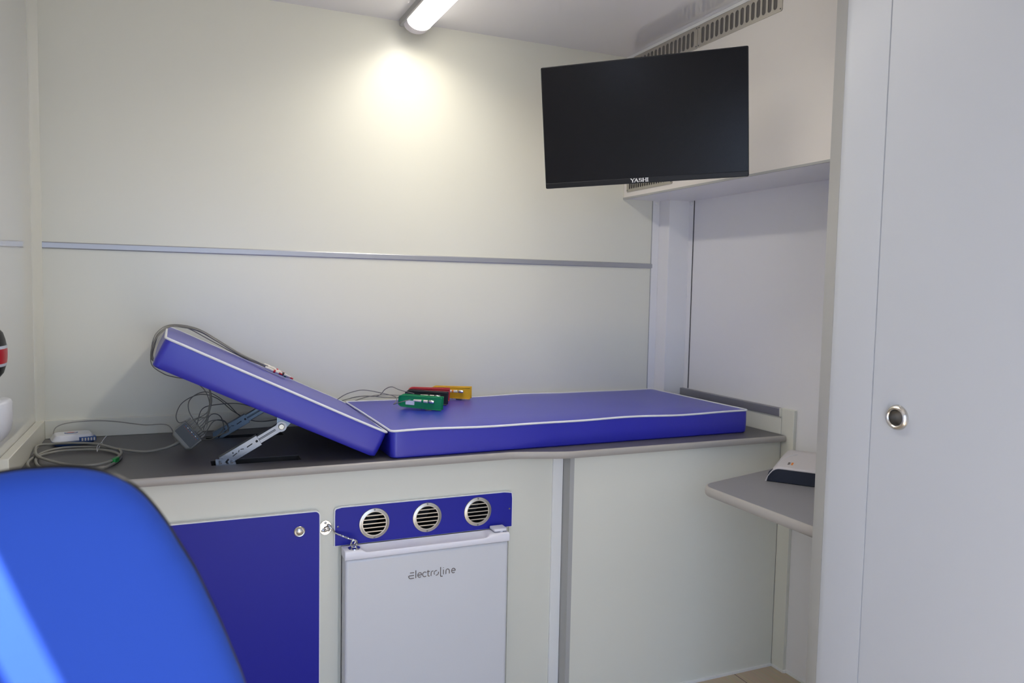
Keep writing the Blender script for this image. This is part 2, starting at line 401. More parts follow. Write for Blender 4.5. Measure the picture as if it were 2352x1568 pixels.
for i, (cx, cz, r) in enumerate(holes):
    g = L(obj('round_vent', lathe(N(), [(.0338, .0006), (.0338, .0042), (.0362, .0046), (.0375, .0040), (.0438, .0030), (.0448, .0012), (.0448, 0)], (cx, VY-.0012, cz), (0, -1, 0), 56), 'steel', bc))
    bm = N()
    # louvre disc: slats with openings between
    zs_ = [-.0236+.0118*k for k in range(5)]
    for z in zs_:
        hw = math.sqrt(max(0, .0362**2-z*z))
        prism(bm, [(-hw, z-.0014), (hw, z-.0014), (hw, z+.0014), (-hw, z+.0014)], 'y', VY-.0036, VY-.0018)
    obj('louvre', bm, 'steel', g).location = (cx, 0, cz)
    bm = lathe(N(), [(.0372, .0), (.0372, -.09), (0, -.09)], (cx, VY-.0008, cz), (0, -1, 0), 40)
    obj('duct', bm, 'dark', g)
    for s in (-1, 1):
        obj('screw', lathe(N(), [(.0028, 0), (.0025, .0012), (.001, .0014), (.0009, .0006), (0, .0006)], (cx, VY-.0044, cz+s*.0404), (0, -1, 0), 14), 'zinc', g)
for x in (.4215, .9525):
    obj('panel_screw', lathe(N(), [(.0030, 0), (.0027, .0012), (.0012, .0015), (.001, .0006), (0, .0006)], (x, VY-.0012, .667 if x < .6 else .668), (0, -1, 0), 14), 'zinc', vp)

# ------------------------------------------------------------------ right base cabinet
YR = 2.128
rc = thing('base_cabinet', 'plain off-white base cabinet under the right half of the worktop', 'cabinet', (1.5, YR, 0))
loc(obj('front_panel', bx(1.150, 1.9868, YR, YR+.018, 0, .828), 'cab', rc), rc)
loc(obj('shaded_side_panel', bx(1.1395, 1.1505, YR+.0005, 2.60, 0, .828), 'greyprof', rc), rc)  # return face coloured grey to paint in its shade
loc(obj('shade_toned_strip', bx(1.1375, 1.1525, YR-.001, YR+.012, 0, .828), 'greyprof', rc), rc)  # same painted shade carried round the corner in the grey colour

# ------------------------------------------------------------------ mini fridge
fr = thing('mini_fridge', 'small white mini fridge with silver lettering under the blue vent panel', 'fridge', (.69, 2.3, 0))
def LF(o, p=None): return loc(o, fr)
LF(obj('fridge_body', bx(.4365, .928, 2.176, 2.66, .012, .596), 'fridge', fr, bevel=.004))
fd = LF(obj('fridge_door', bx(.4325, .9285, 2.1205, 2.172, .02, .5845), 'fridge', fr, bevel=.008, seg=3))
tag(fd, 'pale grey enamel door', None)
LF(obj('door_gasket', bx(.440, .922, 2.1725, 2.1765, .025, .59), 'greyprof', fr))
bm = N(); stations = [(.4305, 0), (.473, 0), (.479, .15), (.485, .55), (.491, .9), (.500, 1), (.845, 1), (.856, .9), (.863, .55), (.869, .15), (.876, 0), (.9305, 0)]
prev = None
for x, t in stations:
    e = [(2.1180, .5850), (2.1165, .5880), (2.1165, .6030), (2.1185, .6080), (2.1230, .6105), (2.1330, .6110), (2.1500, .6110), (2.1665, .6110), (2.1720, .6100), (2.1720, .5850)]
    m_ = [(2.1180, .5850), (2.1165, .5880), (2.1165, .5975), (2.1180, .6010), (2.1215, .6025), (2.1265, .6000), (2.1370, .5965), (2.1600, .6010), (2.1720, .6100), (2.1720, .5850)]
    ring = [bm.verts.new((x, a[0]*(1-t)+b[0]*t, a[1]*(1-t)+b[1]*t)) for a, b in zip(e, m_)]
    if prev:
        for k in range(len(ring)): f = bm.faces.new((prev[k], prev[(k+1) % len(ring)], ring[(k+1) % len(ring)], ring[k])); f.smooth = True
    else: bm.faces.new(ring)
    prev = ring
bm.faces.new(prev)
c = LF(obj('handle_cap', bm, 'fridgecap', fr, smooth='auto', bevel=.0015)); tag(c, 'glossy white top cap with scooped handle recess', None)
bm = N(); prism(bm, rrect(.884, .9265, 2.128, 2.168, .007, 4, (1, 1, 0, 0)), 'z', .6145, .6225); lathe(bm, [(.005, 0), (.005, .006)], (.910, 2.137, .609), (0, 0, 1), 14)
LF(obj('hinge_cover', bm, 'fridgecap', fr, bevel=.0015))
ep = LF(obj('eye_plate', lathe(N(), [(0, 0), (.0175, 0), (.0170, .0018), (.0120, .0030), (0, .0034)], (.4605, 2.140, .6110), (0, 0, 1), 32), 'chrome', fr)); tag(ep, 'round chrome eye plate', None)
pts = [(.4605+.0075*math.cos(a), 2.140-.003*math.cos(a), .620+.0105*math.sin(a)) for a in [math.radians(-60+300*k/24) for k in range(25)]]
obj('eye_loop', tube(N(), [(.4605+.0085*math.cos(a), 2.140, .6235+.0105*math.sin(a)) for a in [math.radians(k*15) for k in range(24)]], .0026, 8, True), 'chrome', ep).matrix_parent_inverse = Matrix()
# lettering on the fridge door, drawn as raised strokes
def strokes(lst, place, r, n=6):
    bm = N()
    for s in lst:
        tube(bm, [place(*p) for p in crom(s, 6)] if len(s) > 2 else [place(*p) for p in s], r, n)
    return bm
def arc(cx, cy, rx, ry, a0, a1, n=10): return [(cx+rx*math.cos(math.radians(a0+(a1-a0)*k/n)), cy+ry*math.sin(math.radians(a0+(a1-a0)*k/n)), 0) for k in range(n+1)]
def lt(pts): return [(p[0], p[1], 0) for p in pts]
EL = []
x = 0
EL += [lt([(1.02, 1.02), (.25, 1.02)]), lt([(1.0, .52), (.05, .52)]), arc(.42, .42, .40, .42, 165, 270, 8)+lt([(1.0, 0)])]           # E of three bars
EL += [lt([(1.33, 1.38), (1.33, 0)])]                                                                                         # l
EL += [lt([(1.72, .46), (2.38, .46)])+arc(2.05, .45, .35, .43, 2, 315, 14)]                                                    # e
EL += [arc(3.0, .45, .38, .43, 45, 315, 14)]                                                                                  # c
EL += [lt([(3.62, 1.15), (3.62, .25), (3.68, .06), (3.92, .02)]), lt([(3.42, .88), (3.95, .88)])]                              # t
EL += [lt([(4.2, 0), (4.2, .55), (4.3, .8), (4.62, .87)])]                                                                     # r
EL += [arc(5.18, .44, .42, .43, 75, 215, 9), arc(5.18, .44, .42, .43, 20, -105, 9)]                                            # broken o
EL += [lt([(5.98, 1.38), (5.98, -.1), (6.06, -.3), (6.38, -.33)])]                                                             # dropped l
EL += [lt([(6.55, .85), (6.55, 0)]), lt([(6.55, 1.18), (6.55, 1.22)])]                                                         # i
EL += [lt([(7.0, 0), (7.0, .5)])+arc(7.33, .52, .33, .35, 180, 0, 8)+lt([(7.66, 0)])]                                          # n
EL += [lt([(8.12, .46), (8.78, .46)])+arc(8.45, .45, .35, .43, 2, 315, 14)]                                                    # e
s_ = .0162
bm = strokes(EL, lambda a, b, c: (.6145+a*s_, 2.1200, .5085+b*s_), .00125, 6)
tag(obj('lettering', bm, 'badge', fd), 'raised grey lettering on the fridge door', None)

# hook that holds the fridge shut
hk = thing('hook_latch', 'chrome hook latch screwed beside the fridge and reaching onto its top', 'latch', (.388, YF, .665))
def LH(o): return loc(o, hk)
bm = N(); prism(bm, [(.388+.0175*math.cos(a), .665+.0215*math.sin(a)) for a in [math.radians(15*k) for k in range(24)]], 'y', YF-.0025, YF)
LH(obj('wall_plate', bm, 'chrome', hk, bevel=.001))
for a in (90, 215, 325):
    LH(obj('screw', lathe(N(), [(.0036, 0), (.0034, .001), (.0015, .0022), (0, .0023)], (.388+.0115*math.cos(math.radians(a)), YF-.0024, .665+.014*math.sin(math.radians(a))), (0, -1, 0), 14), 'chrome', hk))
LH(obj('pivot_loop', tube(N(), [(.391+.0095*math.cos(a), YF-.0095-.0085*math.sin(a), .662+.004*math.cos(a)) for a in [math.radians(k*15) for k in range(24)]], .0025, 8, True), 'chrome', hk))
hp = crom([(.400, YF-.010, .664), (.396, YF-.019, .668), (.403, YF-.021, .666), (.410, YF-.019, .656), (.412, 2.165, .653), (.430, 2.155, .6455), (.450, 2.1440, .6375), (.458, 2.1395, .636), (.4635, 2.139, .631), (.461, 2.139, .6245)], 8)
bm = tube(N(), hp, .0023, 10)
sp = [hp[i] for i in range(32, 54)]
rib = []
for i, p in enumerate(sp):
    pass
LH(obj('hook_rod', bm, 'chrome', hk))
q0, q1 = Vector((.414, 2.1635, .6520)), Vector((.448, 2.1450, .6383)); ax = (q1-q0).normalized(); a_ = ax.cross(Vector((0, 0, 1))).normalized(); b_ = ax.cross(a_)
LH(obj('twist', tube(N(), [q0+(q1-q0)*t/90+(a_*math.cos(t*.9)+b_*math.sin(t*.9))*.0014 for t in range(91)], .0019, 6), 'chrome', hk))

# ------------------------------------------------------------------ couch cushions
def cushion_mesh(x0, x1, y0, y1, T, r=.018, seam=.006, wav=0):
    """upholstered slab: vertical walls, crowned top, bulging sides"""
    bm = N(); nx, ny = 28, 12
    def edge_pts():
        pts = []
        for (cx, cy, a0) in ((x0+r, y0+r, 180), (x1-r, y0+r, 270), (x1-r, y1-r, 0), (x0+r, y1-r, 90)):
            for k in range(6):
                a = math.radians(a0+90*k/5); pts.append((cx+r*math.cos(a), cy+r*math.sin(a)))
        out = []
        for p, q in zip(pts, pts[1:]+pts[:1]):
            d = math.dist(p, q); n = max(1, int(d/.03))
            for k in range(n): out.append((p[0]+(q[0]-p[0])*k/n, p[1]+(q[1]-p[1])*k/n))
        return out
    E = edge_pts(); cx, cy = (x0+x1)/2, (y0+y1)/2
    def inset(p, d):
        x = min(max(p[0], x0+d), x1-d); y = min(max(p[1], y0+d), y1-d)
        v = Vector((p[0]-x, p[1]-y)); 
        return (p[0]+(x-p[0]), p[1]+(y-p[1])) if v.length < 1e-9 else (x, y)
    def off(p, b):   # move outwards by b
        nx_ = 1 if p[0] > x1-r*.9 else (-1 if p[0] < x0+r*.9 else 0); ny_ = 1 if p[1] > y1-r*.9 else (-1 if p[1] < y0+r*.9 else 0)
        return (p[0]+nx_*b, p[1]+ny_*b)
    rings = []
    wz = lambda p: wav*(math.sin(p[0]*9.5+.6)*.6+math.sin(p[0]*17+p[1]*4)*.4)
    for h, b in ((0, -.005), (.004, -.001), (T*.25, .0004), (T*.55, .0008), (T*.85, .0004), (T-.003, -.0002), (T, -.001)):
        rings.append([bm.verts.new((*off(p, b), h+wz(p)*(h/T)**2)) for p in E])
    for d, h in ((.012, T+.0012), (.03, T+.003), (.06, T+.0045), (.10, T+.0055)):
        rg = []
        for p in E:
            f = 1-min(1, d/(min(x1-x0, y1-y0)/2)); q = (cx+(p[0]-cx)*(1-d/((x1-x0)/2)), cy+(p[1]-cy)*(1-d/((y1-y0)/2)))
            rg.append(bm.verts.new((*q, h+wz(p)*f*.5)))
        rings.append(rg)
    n = len(E)
    for A, B in zip(rings, rings[1:]):
        for k in range(n): bm.faces.new((A[k], A[(k+1) % n], B[(k+1) % n], B[k]))
    bm.faces.new(rings[0][::-1]); bm.faces.new(rings[-1])
    for f in bm.faces: f.smooth = True
    loop = [Vector((*off(p, .0005), T-.0005+wz(p))) for p in E]
    return bm, loop
MT = .081
ms = thing('couch_mattress', 'flat blue vinyl couch mattress with white piping lying on the worktop', 'mattress', (.574, 2.172, .8505), (0, 0, math.radians(1.0)))
bm, lp = cushion_mesh(0, 1.320, 0, .605, MT, wav=.0028)
obj('cover', bm, 'vinyl', ms, smooth='auto')
obj('piping', tube(N(), lp, .0034, 8, True), 'piping', ms)
hs = thing('raised_cushion', 'raised blue vinyl couch headrest cushion tilted up on two steel struts', 'mattress', (.533, 2.190, .853), (0, math.radians(25.6), 0))
bm, lp = cushion_mesh(-.652, 0, 0, .590, MT-.001, wav=.0008)
obj('cover', bm, 'vinyl', hs, smooth='auto')
obj('piping', tube(N(), lp, .0034, 8, True), 'piping', hs)

# ------------------------------------------------------------------ support struts
def strut(y, label, m1, foot):
    A = Vector((.118, y, .852)); B = Vector((.279, y, .944)); d = (B-A); Ln = d.length; ang = math.atan2(d.z, d.x)
    t = thing('support_strut', label, 'strut', A, (0, -ang, 0), None)
    # outer channel: front web with flanges; inner arm slides out of it
    CW = .016; LC = Ln*.62
    bm = N(); prism(bm, [(-.018, -CW), (LC, -CW), (LC, CW), (-.018+.020, CW)], 'y', -.0100, -.0085)
    box(bm, .0, LC, -.0100, .0100, CW-.0015, CW); box(bm, -.01, LC, -.0100, .0100, -CW, -CW+.0015)
    obj('channel', bm, m1, t, bevel=.0005)
    bm = N(); box(bm, LC*.25, Ln-.004, -.0072, -.0055, -.0125, .0125); box(bm, LC*.25, Ln-.006, -.0072, .0075, .0110, .0125); box(bm, LC*.25, Ln-.006, -.0072, .0075, -.0125, -.0110)
    tube(bm, [(LC*.8, -.0068, .001), (Ln-.018, -.0068, .001)], .0026, 10)
    lathe(bm, [(.0150, 0), (.0150, .0018), (0, .0018)], (Ln, -.0055, 0), (0, -1, 0), 28)
    obj('inner_arm', bm, m1, t)
    obj('pivot_bolt', lathe(N(), [(.0085, 0), (.0085, .0035), (.0070, .0050), (0, .0052)], (Ln, -.0073, 0), (0, -1, 0), 6 if False else 20), 'bolt', t)
    for (sx, sz, sl, sw, a) in ((.010, -.004, .014, .005, 20), (.036, .000, .015, .0022, 8), (.034, .007, .004, .004, 0), (.0600, .003, .009, .0020, -25), (.0500, .003, .007, .0018, 50), (.0820, .001, .018, .0028, 4), (.1040, .001, .007, .007, 0)):
        bm = N(); prism(bm, rrect(-sl/2, sl/2, -sw/2, sw/2, sw*.45, 3), 'y', -.0104, -.0099)
        o = obj('slot', bm, 'dark', t); o.location = (sx+.004, 0, sz); o.rotation_euler = (0, -math.radians(a), 0)
    # bracket under the cushion
    bm = N(); R_ = Matrix.Rotation(ang, 4, 'Y')
    prism(bm, [(-.012, .004), (.008, -.010), (.040, .022), (-.012, .034)], 'y', -.0052, -.0035)
    o = obj('top_bracket', bm, 'zincblue', t); o.location = (Ln, 0, 0); o.rotation_euler = (0, ang, 0)
    if foot:
        bm = N(); box(bm, -.016, .036, -.038, -.008, -.003, .0005); box(bm, -.016, .036, -.0095, -.008, -.003, .010)
        for x_ in (-.004, .026): lathe(bm, [(.004, 0), (.0035, .0015), (0, .002)], (x_, -.022, .0005), (0, 0, 1), 12)
        o = obj('foot_bracket', bm, m1, t); o.location = (0, 0, 0); o.rotation_euler = (0, ang, 0)
    return t
strut(2.285, 'near zinc-plated support strut under the raised backrest', 'zinc', True)
strut(2.672, 'rear bluish support strut under the raised backrest, behind the near strut', 'zincblue', False)

# ------------------------------------------------------------------ overhead cabinet
XO, OZ = 1.719, 1.733
oc = thing('overhead_cabinet', 'cream overhead cabinet with steel air grilles behind the black monitor', 'cabinet', (XO, 2.3, OZ))
def LO(o): return loc(o, oc)
LO(obj('front_face', bx(XO, XO+.018, 1.2, YB-.001, OZ+.004, ZC-.012), 'over', oc))
LO(obj('bottom_panel', bx(XO+.001, XW-.001, 1.2, YB-.001, OZ, OZ+.016), 'wall2', oc))
LO(obj('edge_strip', bx(XO-.002, XO+.004, 1.2, YB-.001, OZ-.003, OZ+.0042), 'greyprof', oc))
LO(obj('top_bead', bx(XO-.003, XO+.018, 1.2, YB-.001, ZC-.0118, ZC-.0005), 'white', oc))
def grille(y0, y1, z0, z1, label, n=15):
    """plate facing -X with rounded vertical slots"""
    g = thing('air_grille', label, 'grille', (XO, (y0+y1)/2, (z0+z1)/2))
    sw = (y1-y0)*.5/ n; m = .016
    pitch = (y1-y0-2*m)/n; hw = pitch*.33; hz = (z1-z0)/2-.0105; bm = N(); yc = (y0+y1)/2; zc = (z0+z1)/2
    xa, xb = -.0035, -.001
    def quad(pts):
        bm.faces.new([bm.verts.new((xa, p[0]-yc, p[1]-zc)) for p in pts])
    Y = [y0]
    for k in range(n):
        c0 = y0+m+pitch*k; cc = c0+pitch/2; lo, hi = c0, c0+pitch
        nn = 8; arcT = [(cc+hw*math.cos(math.radians(180-180*i/nn)), zc+hz-hw+hw*math.sin(math.radians(180*i/nn))) for i in range(nn+1)]
        arcB = [(p[0], 2*zc-p[1]) for p in arcT]
        quad([(lo, z0), (lo, z1), (cc-hw, z1), (cc-hw, z0)]); quad([(cc+hw, z0), (cc+hw, z1), (hi, z1), (hi, z0)])
        for i in range(nn):
            quad([arcT[i], (arcT[i][0], z1), (arcT[i+1][0], z1), arcT[i+1]]); quad([arcB[i], arcB[i+1], (arcB[i+1][0], z0), (arcB[i][0], z0)])
        loop = arcT+arcB[::-1]
        for p, q in zip(loop, loop[1:]+loop[:1]):
            bm.faces.new([bm.verts.new(v) for v in ((xa, p[0]-yc, p[1]-zc), (xa, q[0]-yc, q[1]-zc), (xb+.0008, q[0]-yc, q[1]-zc), (xb+.0008, p[0]-yc, p[1]-zc))])
    quad([(y0+.004, z0), (y0+.004, z1), (y0+m, z1), (y0+m, z0)]); quad([(y1-m, z0), (y1-m, z1), (y1-.004, z1), (y1-.004, z0)])
    quad([(y0, z0+.004), (y0, z1-.004), (y0+.004, z1), (y0+.004, z0)]); quad([(y1-.004, z0), (y1-.004, z1), (y1, z1-.004), (y1, z0+.004)])
    out = [(y0, z0+.004), (y0+.004, z0), (y1-.004, z0), (y1, z0+.004), (y1, z1-.004), (y1-.004, z1), (y0+.004, z1), (y0, z1-.004)]
    for p, q in zip(out, out[1:]+out[:1]):
        bm.faces.new([bm.verts.new(v) for v in ((xa, p[0]-yc, p[1]-zc), (xa, q[0]-yc, q[1]-zc), (0, q[0]-yc, q[1]-zc), (0, p[0]-yc, p[1]-zc))])
    obj('slotted_plate', bm, 'steel', g)
    bm = N(); box(bm, -.0009, -.0003, y0+.008-yc, y1-.008-yc, z0+.008-zc, z1-.008-zc)
    obj('backing', bm, 'grillback' if z0 > 2 else 'dark', g)
    for yy in (y0+.006, y1-.006):
        for zz in (z0+.007, z1-.007):
            obj('screw', lathe(N(), [(.0026, 0), (.0022, .0014), (0, .0016)], (-.0035, yy-yc, zz-zc), (-1, 0, 0), 12), 'zinc', g)
    return g
grille(1.912, 2.331, 2.2175, 2.2945, 'steel air grille along the ceiling, the one nearer the sliding door', 15)
grille(2.333, 2.752, 2.2175, 2.2945, 'steel air grille along the ceiling, its lower edge hidden by the monitor', 15)
grille(2.459, 2.778, 1.7565, 1.833, 'small steel air grille low on the overhead cabinet, under the monitor', 18)

# ------------------------------------------------------------------ monitor
TLc = Vector((1.03708541, 2.19656911, 2.02833892)); TR = Vector((1.50531008, 1.80616352, 2.05466705)); BR = Vector((1.54251161, 1.82633222, 1.69213848)); BL = Vector((1.07428693, 2.2167378, 1.66581035))
cx_ = (TLc+TR+BR+BL)/4; ex = ((TR-TLc)+(BR-BL)).normalized(); ez = ((TLc-BL)+(TR-BR)); ez = (ez-ex*ez.dot(ex)).normalized(); ey = ez.cross(ex)
mon = thing('monitor', 'black widescreen monitor on a wall arm in front of the overhead cabinet', 'monitor', cx_)
mon.rotation_euler = Matrix((ex, ey, ez)).transposed().to_euler()
W2, H2 = .6102/2, .365/2
bm = N(); prism(bm, rrect(-W2, W2, -H2, H2, .004, 3), 'y', 0, .014)
obj('bezel', bm, 'black', mon, bevel=.0012)
bm = N(); prism(bm, rrect(-W2+.003, W2-.003, -H2+.0165, H2-.003, .002, 3), 'y', -.0006, .0006)
obj('screen', bm, 'screen', mon)
bm = N(); box(bm, -W2+.002, W2-.002, -.0022, .0005, -H2+.0005, -H2+.0155)
ch = obj('chin', bm, 'black', mon, bevel=.0008)
YA = []
def bar(x0, z0, x1, z1, w_): return [(x0, z0), (x1, z1)], w_
bm = N()
def stk(x0, z0, x1, z1, w_):
    d = Vector((x1-x0, z1-z0)); d.normalize(); n = Vector((-d.y, d.x))*w_/2
    prism(bm, [(x0-n.x, z0-n.y), (x1-n.x, z1-n.y), (x1+n.x, z1+n.y), (x0+n.x, z0+n.y)], 'y', -.0030, -.0021)
k = .0104
def G(gx, segs):
    for a, b, c, d_, w_ in segs: stk(gx+a*k, b*k, gx+c*k, d_*k, w_*k)
TH, TN = .24, .12
gx = -.0270
G(gx, [(.05, 1, .58, .5, TH), (1.05, 1, .58, .5, TN), (.58, .55, .58, 0, TH), (-.08, 1, .32, 1, TN), (.85, 1, 1.2, 1, TN), (.38, 0, .78, 0, TN)])
G(gx+1.12*k, [(.0, 0, .5, 1, TN), (.5, 1, 1.0, 0, TH), (.2, .33, .8, .33, TN), (-.12, 0, .18, 0, TN), (.78, 0, 1.2, 0, TN)])
G(gx+2.38*k, [(.82, .94, .16, .94, TN), (.15, 1, .15, .5, .2), (.06, .53, .9, .49, .15), (.82, .5, .82, 0, .2), (.82, .06, .1, .06, TN), (.8, 1, .8, .74, .1), (.12, 0, .12, .26, .1)])
G(gx+3.52*k, [(.1, 0, .1, 1, TH), (.95, 0, .95, 1, TH), (.1, .5, .95, .5, TN), (-.08, 0, .3, 0, TN), (-.08, 1, .3, 1, TN), (.75, 0, 1.13, 0, TN), (.75, 1, 1.13, 1, TN)])
G(gx+4.84*k, [(.1, 0, .1, 1, TH), (-.12, 0, .32, 0, TN), (-.12, 1, .32, 1, TN)])
lo_ = obj('lettering', bm, 'lettering', ch); lo_.location = (-.012, 0, -H2+.0038); tag(lo_, 'silver lettering on the lower bezel', None)
bm = N(); prism(bm, rrect(-.245, .300, -.150, .02, .02, 5), 'y', .014, .034)
obj('rear_housing', bm, 'black', mon, bevel=.006)
bm = N(); box(bm, -.05, .05, .034, .040, -.05, .05)
obj('mount_plate', bm, 'black', mon, bevel=.001)
arm = thing('swivel_bracket', 'black swivel wall arm holding the monitor from behind', 'bracket', (XO, 2.13, 1.862))
back = cx_+ey*.042
def LA(o): return loc(o, arm)
LA(obj('wall_plate', bx(XO-.008, XO-.0005, 2.10, 2.16, 1.81, 1.915), 'black', arm, bevel=.002))
mid = Vector((XO-.060, 2.20, 1.862))
LA(obj('arm_link', tube(N(), [(XO-.010, 2.13, 1.862), tuple(mid)], .012, 12), 'black', arm))
LA(obj('arm_link', tube(N(), [tuple(mid), tuple(back+ey*.004)], .011, 12), 'black', arm))

# ------------------------------------------------------------------ ceiling lamp
lm = thing('ceiling_lamp', 'long lit ceiling strip lamp with grey housing ending at the back wall', 'lamp', (.80, 2.2, ZC))
LX0, LX1, LY0, LY1 = .752, .850, 1.40, 2.788
def LL(o): return loc(o, lm)
LL(obj('housing', prism(N(), [(LX0, ZC), (LX0, ZC-.021), (LX0+.004, ZC-.024), (LX1-.004, ZC-.024), (LX1, ZC-.021), (LX1, ZC)], 'y', LY0, LY1), 'greyprof', lm))
def dprof(s=1, z0=ZC-.0235):
    cx = (LX0+LX1)/2+.003; return [(cx+.044*s*math.cos(math.radians(a)), z0+.030*s*math.sin(math.radians(a))) for a in range(180, 361, 10)]
LL(obj('diffuser', prism(N(), dprof(), 'y', LY0+.030, LY1-.078), 'lamp', lm, smooth='auto'))
LL(obj('end_cap', prism(N(), dprof(1.04), 'y', LY1-.080, LY1-.036), 'lampcap', lm, smooth='auto'))
LL(obj('end_cap', prism(N(), dprof(1.03), 'y', LY0+.018, LY0+.030), 'lampcap', lm, smooth='auto'))

ad = bpy.data.lights.new('led_strip', 'AREA'); ad.shape = 'RECTANGLE'; ad.size = .070; ad.size_y = 1.22; ad.energy = LAMP_WATTS; ad.color = (1, .945, .85); ad.spread = math.radians(155)
al = bpy.data.objects.new('led_strip', ad); COL.objects.link(al); al.location = ((LX0+LX1)/2+.003, 2.075, ZC-.0555); al.parent = lm; al.matrix_parent_inverse = Matrix.Translation(-Vector(lm.location))

# ------------------------------------------------------------------ shelf and the machine on it
sh = thing('wall_desk', 'grey desk shelf with rounded corner jutting out behind the right partition', 'shelf', (1.75, 1.7, .76))
def rounded(poly, r, idx, n=10):
    out = []
    for i, p in enumerate(poly):
        if i not in idx: out.append(p); continue
        a = Vector(poly[i-1])-Vector(p); b = Vector(poly[(i+1) % len(poly)])-Vector(p); a.normalize(); b.normalize()
        ang = math.acos(a.dot(b)); t = r/math.tan(ang/2); c = Vector(p)+(a+b).normalized()*(r/math.sin(ang/2)); s = Vector(p)+a*t; e = Vector(p)+b*t
        a0 = math.atan2((s-c).y, (s-c).x); a1 = math.atan2((e-c).y, (e-c).x); da = (a1-a0+math.pi) % (2*math.pi)-math.pi
        for k_ in range(n+1): out.append((c.x+r*math.cos(a0+da*k_/n), c.y+r*math.sin(a0+da*k_/n)))
    return out
poly = [(1.496, 1.25), (1.490, 1.919), (1.984, 2.055), (1.984, 1.25)]
P_ = rounded(poly, .055, (1,))
def LS(o): return loc(o, sh)
LS(obj('desk_top', prism(N(), P_, 'z', .7315, .7595), 'deskgrey', sh))
bm = N(); out = P_[:-1]
prof = [(0, .0005), (.003, 0), (.0065, -.004), (.008, -.014), (.0065, -.024), (.003, -.028), (0, -.0285)]
prev = None
for i, p in enumerate(out):
    a = Vector(out[max(0, i-1)]); b = Vector(out[min(len(out)-1, i+1)]); d_ = (b-a).normalized(); n_ = Vector((-d_.y, d_.x))
    ring = [bm.verts.new((p[0]+n_.x*q[0], p[1]+n_.y*q[0], .7595+q[1])) for q in prof]
    if prev:
        for k_ in range(len(prof)-1): f = bm.faces.new((prev[k_], prev[k_+1], ring[k_+1], ring[k_])); f.smooth = True
        bm.faces.new((prev[0], ring[0], ring[-1], prev[-1]))
    else: bm.faces.new(ring)
    prev = ring
bm.faces.new(prev)
o = LS(obj('edge_band', bm, 'edge', sh))
A = Vector((1.711, 1.893, .76)); B = Vector((1.774, 1.808, .76)); ang = math.atan2(B.y-A.y, B.x-A.x)
dv = thing('table_printer', 'light grey desktop device with dark front and curved lid on the grey shelf', 'device', A, (0, 0, ang))
# local x along the dark front, local y to the rear
def lid_h(y): return .050+.020*math.sin(min(1, max(0, y)/.20)*math.pi*.5)
def cover(x): return 1-max(0, 1-x/.045)**2.4
bm = N(); prev = None
for i in range(15):
    x = .25*i/14 if i > 8 else [0, .0015, .004, .008, .014, .022, .030, .038, .045][i]; cv = cover(x)
    ring = []
    for y in (0, .004, .03, .07, .12, .17, .20, .21):
        h = lid_h(y)*(.06+.94*cv)
        if y == 0: h -= .004*cv
        if y == .21: h *= .9
        ring.append(bm.verts.new((x, y, h)))
    low = [bm.verts.new((x, 0, max(.0, .0445*cv-.001 if x > .004 else 0))), bm.verts.new((x, .21, 0))]
    ring = [low[0]]+ring+[low[1]]
    if prev:
        for k_ in range(len(ring)-1): f = bm.faces.new((prev[k_], prev[k_+1], ring[k_+1], ring[k_])); f.smooth = True
    prev = ring
obj('lid', bm, 'capgrey', dv)
bm = N(); prism(bm, [(.004, .001), (.250, .001), (.250, .0435), (.040, .0435), (.020, .0405), (.010, .032), (.005, .014)], 'y', .003, .022)
obj('front_panel', bm, 'navy', dv, bevel=.001)
bm = N(); tube(bm, crom([(.030, .03, .051), (.034, .06, .0565), (.045, .10, .0640), (.07, .14, .0685)], 6), .0009, 6)
obj('lid_seam', bm, 'whiteplas', dv)
bm = N()
for i, (mi_) in enumerate((0, 1)):
    for kk in range(4):
        box(bm, .060+.010*i, .066+.010*i, .030+kk*.0055, .033+kk*.0055, .0545+kk*.0009, .0560+kk*.0009, mi=mi_)
obj('printed_mark', bm, None, dv, mats=['badge', 'orange'])

# ------------------------------------------------------------------ ECG lead set
ec = thing('ecg_lead_set', 'grey ECG cable set with junction box, its leads draped over the raised backrest', 'medical cable', (.036, 2.48, .85))
def LE(o): return loc(o, ec)
# junction box: thin wedge standing on its corner, leaning back
d_up = Vector((.040, .01, .030)).normalized()
Bm = Matrix.Translation((.038, 2.492, .897)) @ Matrix.Rotation(math.radians(-12), 4, 'X') @ Matrix.Rotation(math.radians(52), 4, 'Y') @ Matrix.Scale(1.1, 4)
# local x: along from top-left to bottom-right edge; local z: thickness towards leads
bm = N(); prism(bm, [(-.036, .016), (.036, .016), (.036, -.020), (.026, -.033), (-.026, -.033), (-.036, -.020)], 'y', -.011, .011)
jb = obj('junction_box', bm, 'boxgrey', ec, bevel=.004, seg=3); jb.matrix_world = Matrix.Translation(-Vector(ec.location)) @ Bm
jb.matrix_parent_inverse = Matrix()
bm = N(); prism(bm, rrect(-.031, .031, -.022, .012, .003, 3), 'y', -.0122, -.0108)
bp_ = obj('label_panel', bm, 'boxpanel', jb)
bm = N()
for i in range(7):
    box(bm, -.024+.0075*i, -.0205+.0075*i, -.0127, -.0121, .0070, .0090, mi=i % 2 and 2 or 0)
    box(bm, -.024+.0075*i, -.0215+.0075*i, -.0127, -.0121, .0030, .0042, mi=1)
obj('channel_marks', bm, None, jb, mats=['blueplas', 'red', 'whiteplas'])
for i in range(10):
    bm = tube(N(), [(-.032+.0066*i, 0 if i % 2 else .004, .017), (-.032+.0066*i, 0 if i % 2 else .004, .030)], .0027, 8)
    obj('plug', bm, 'cable', jb)
def boxpt(i, h=.030):
    return Bm @ Vector((-.032+.0066*i, 0 if i % 2 else .004, h))
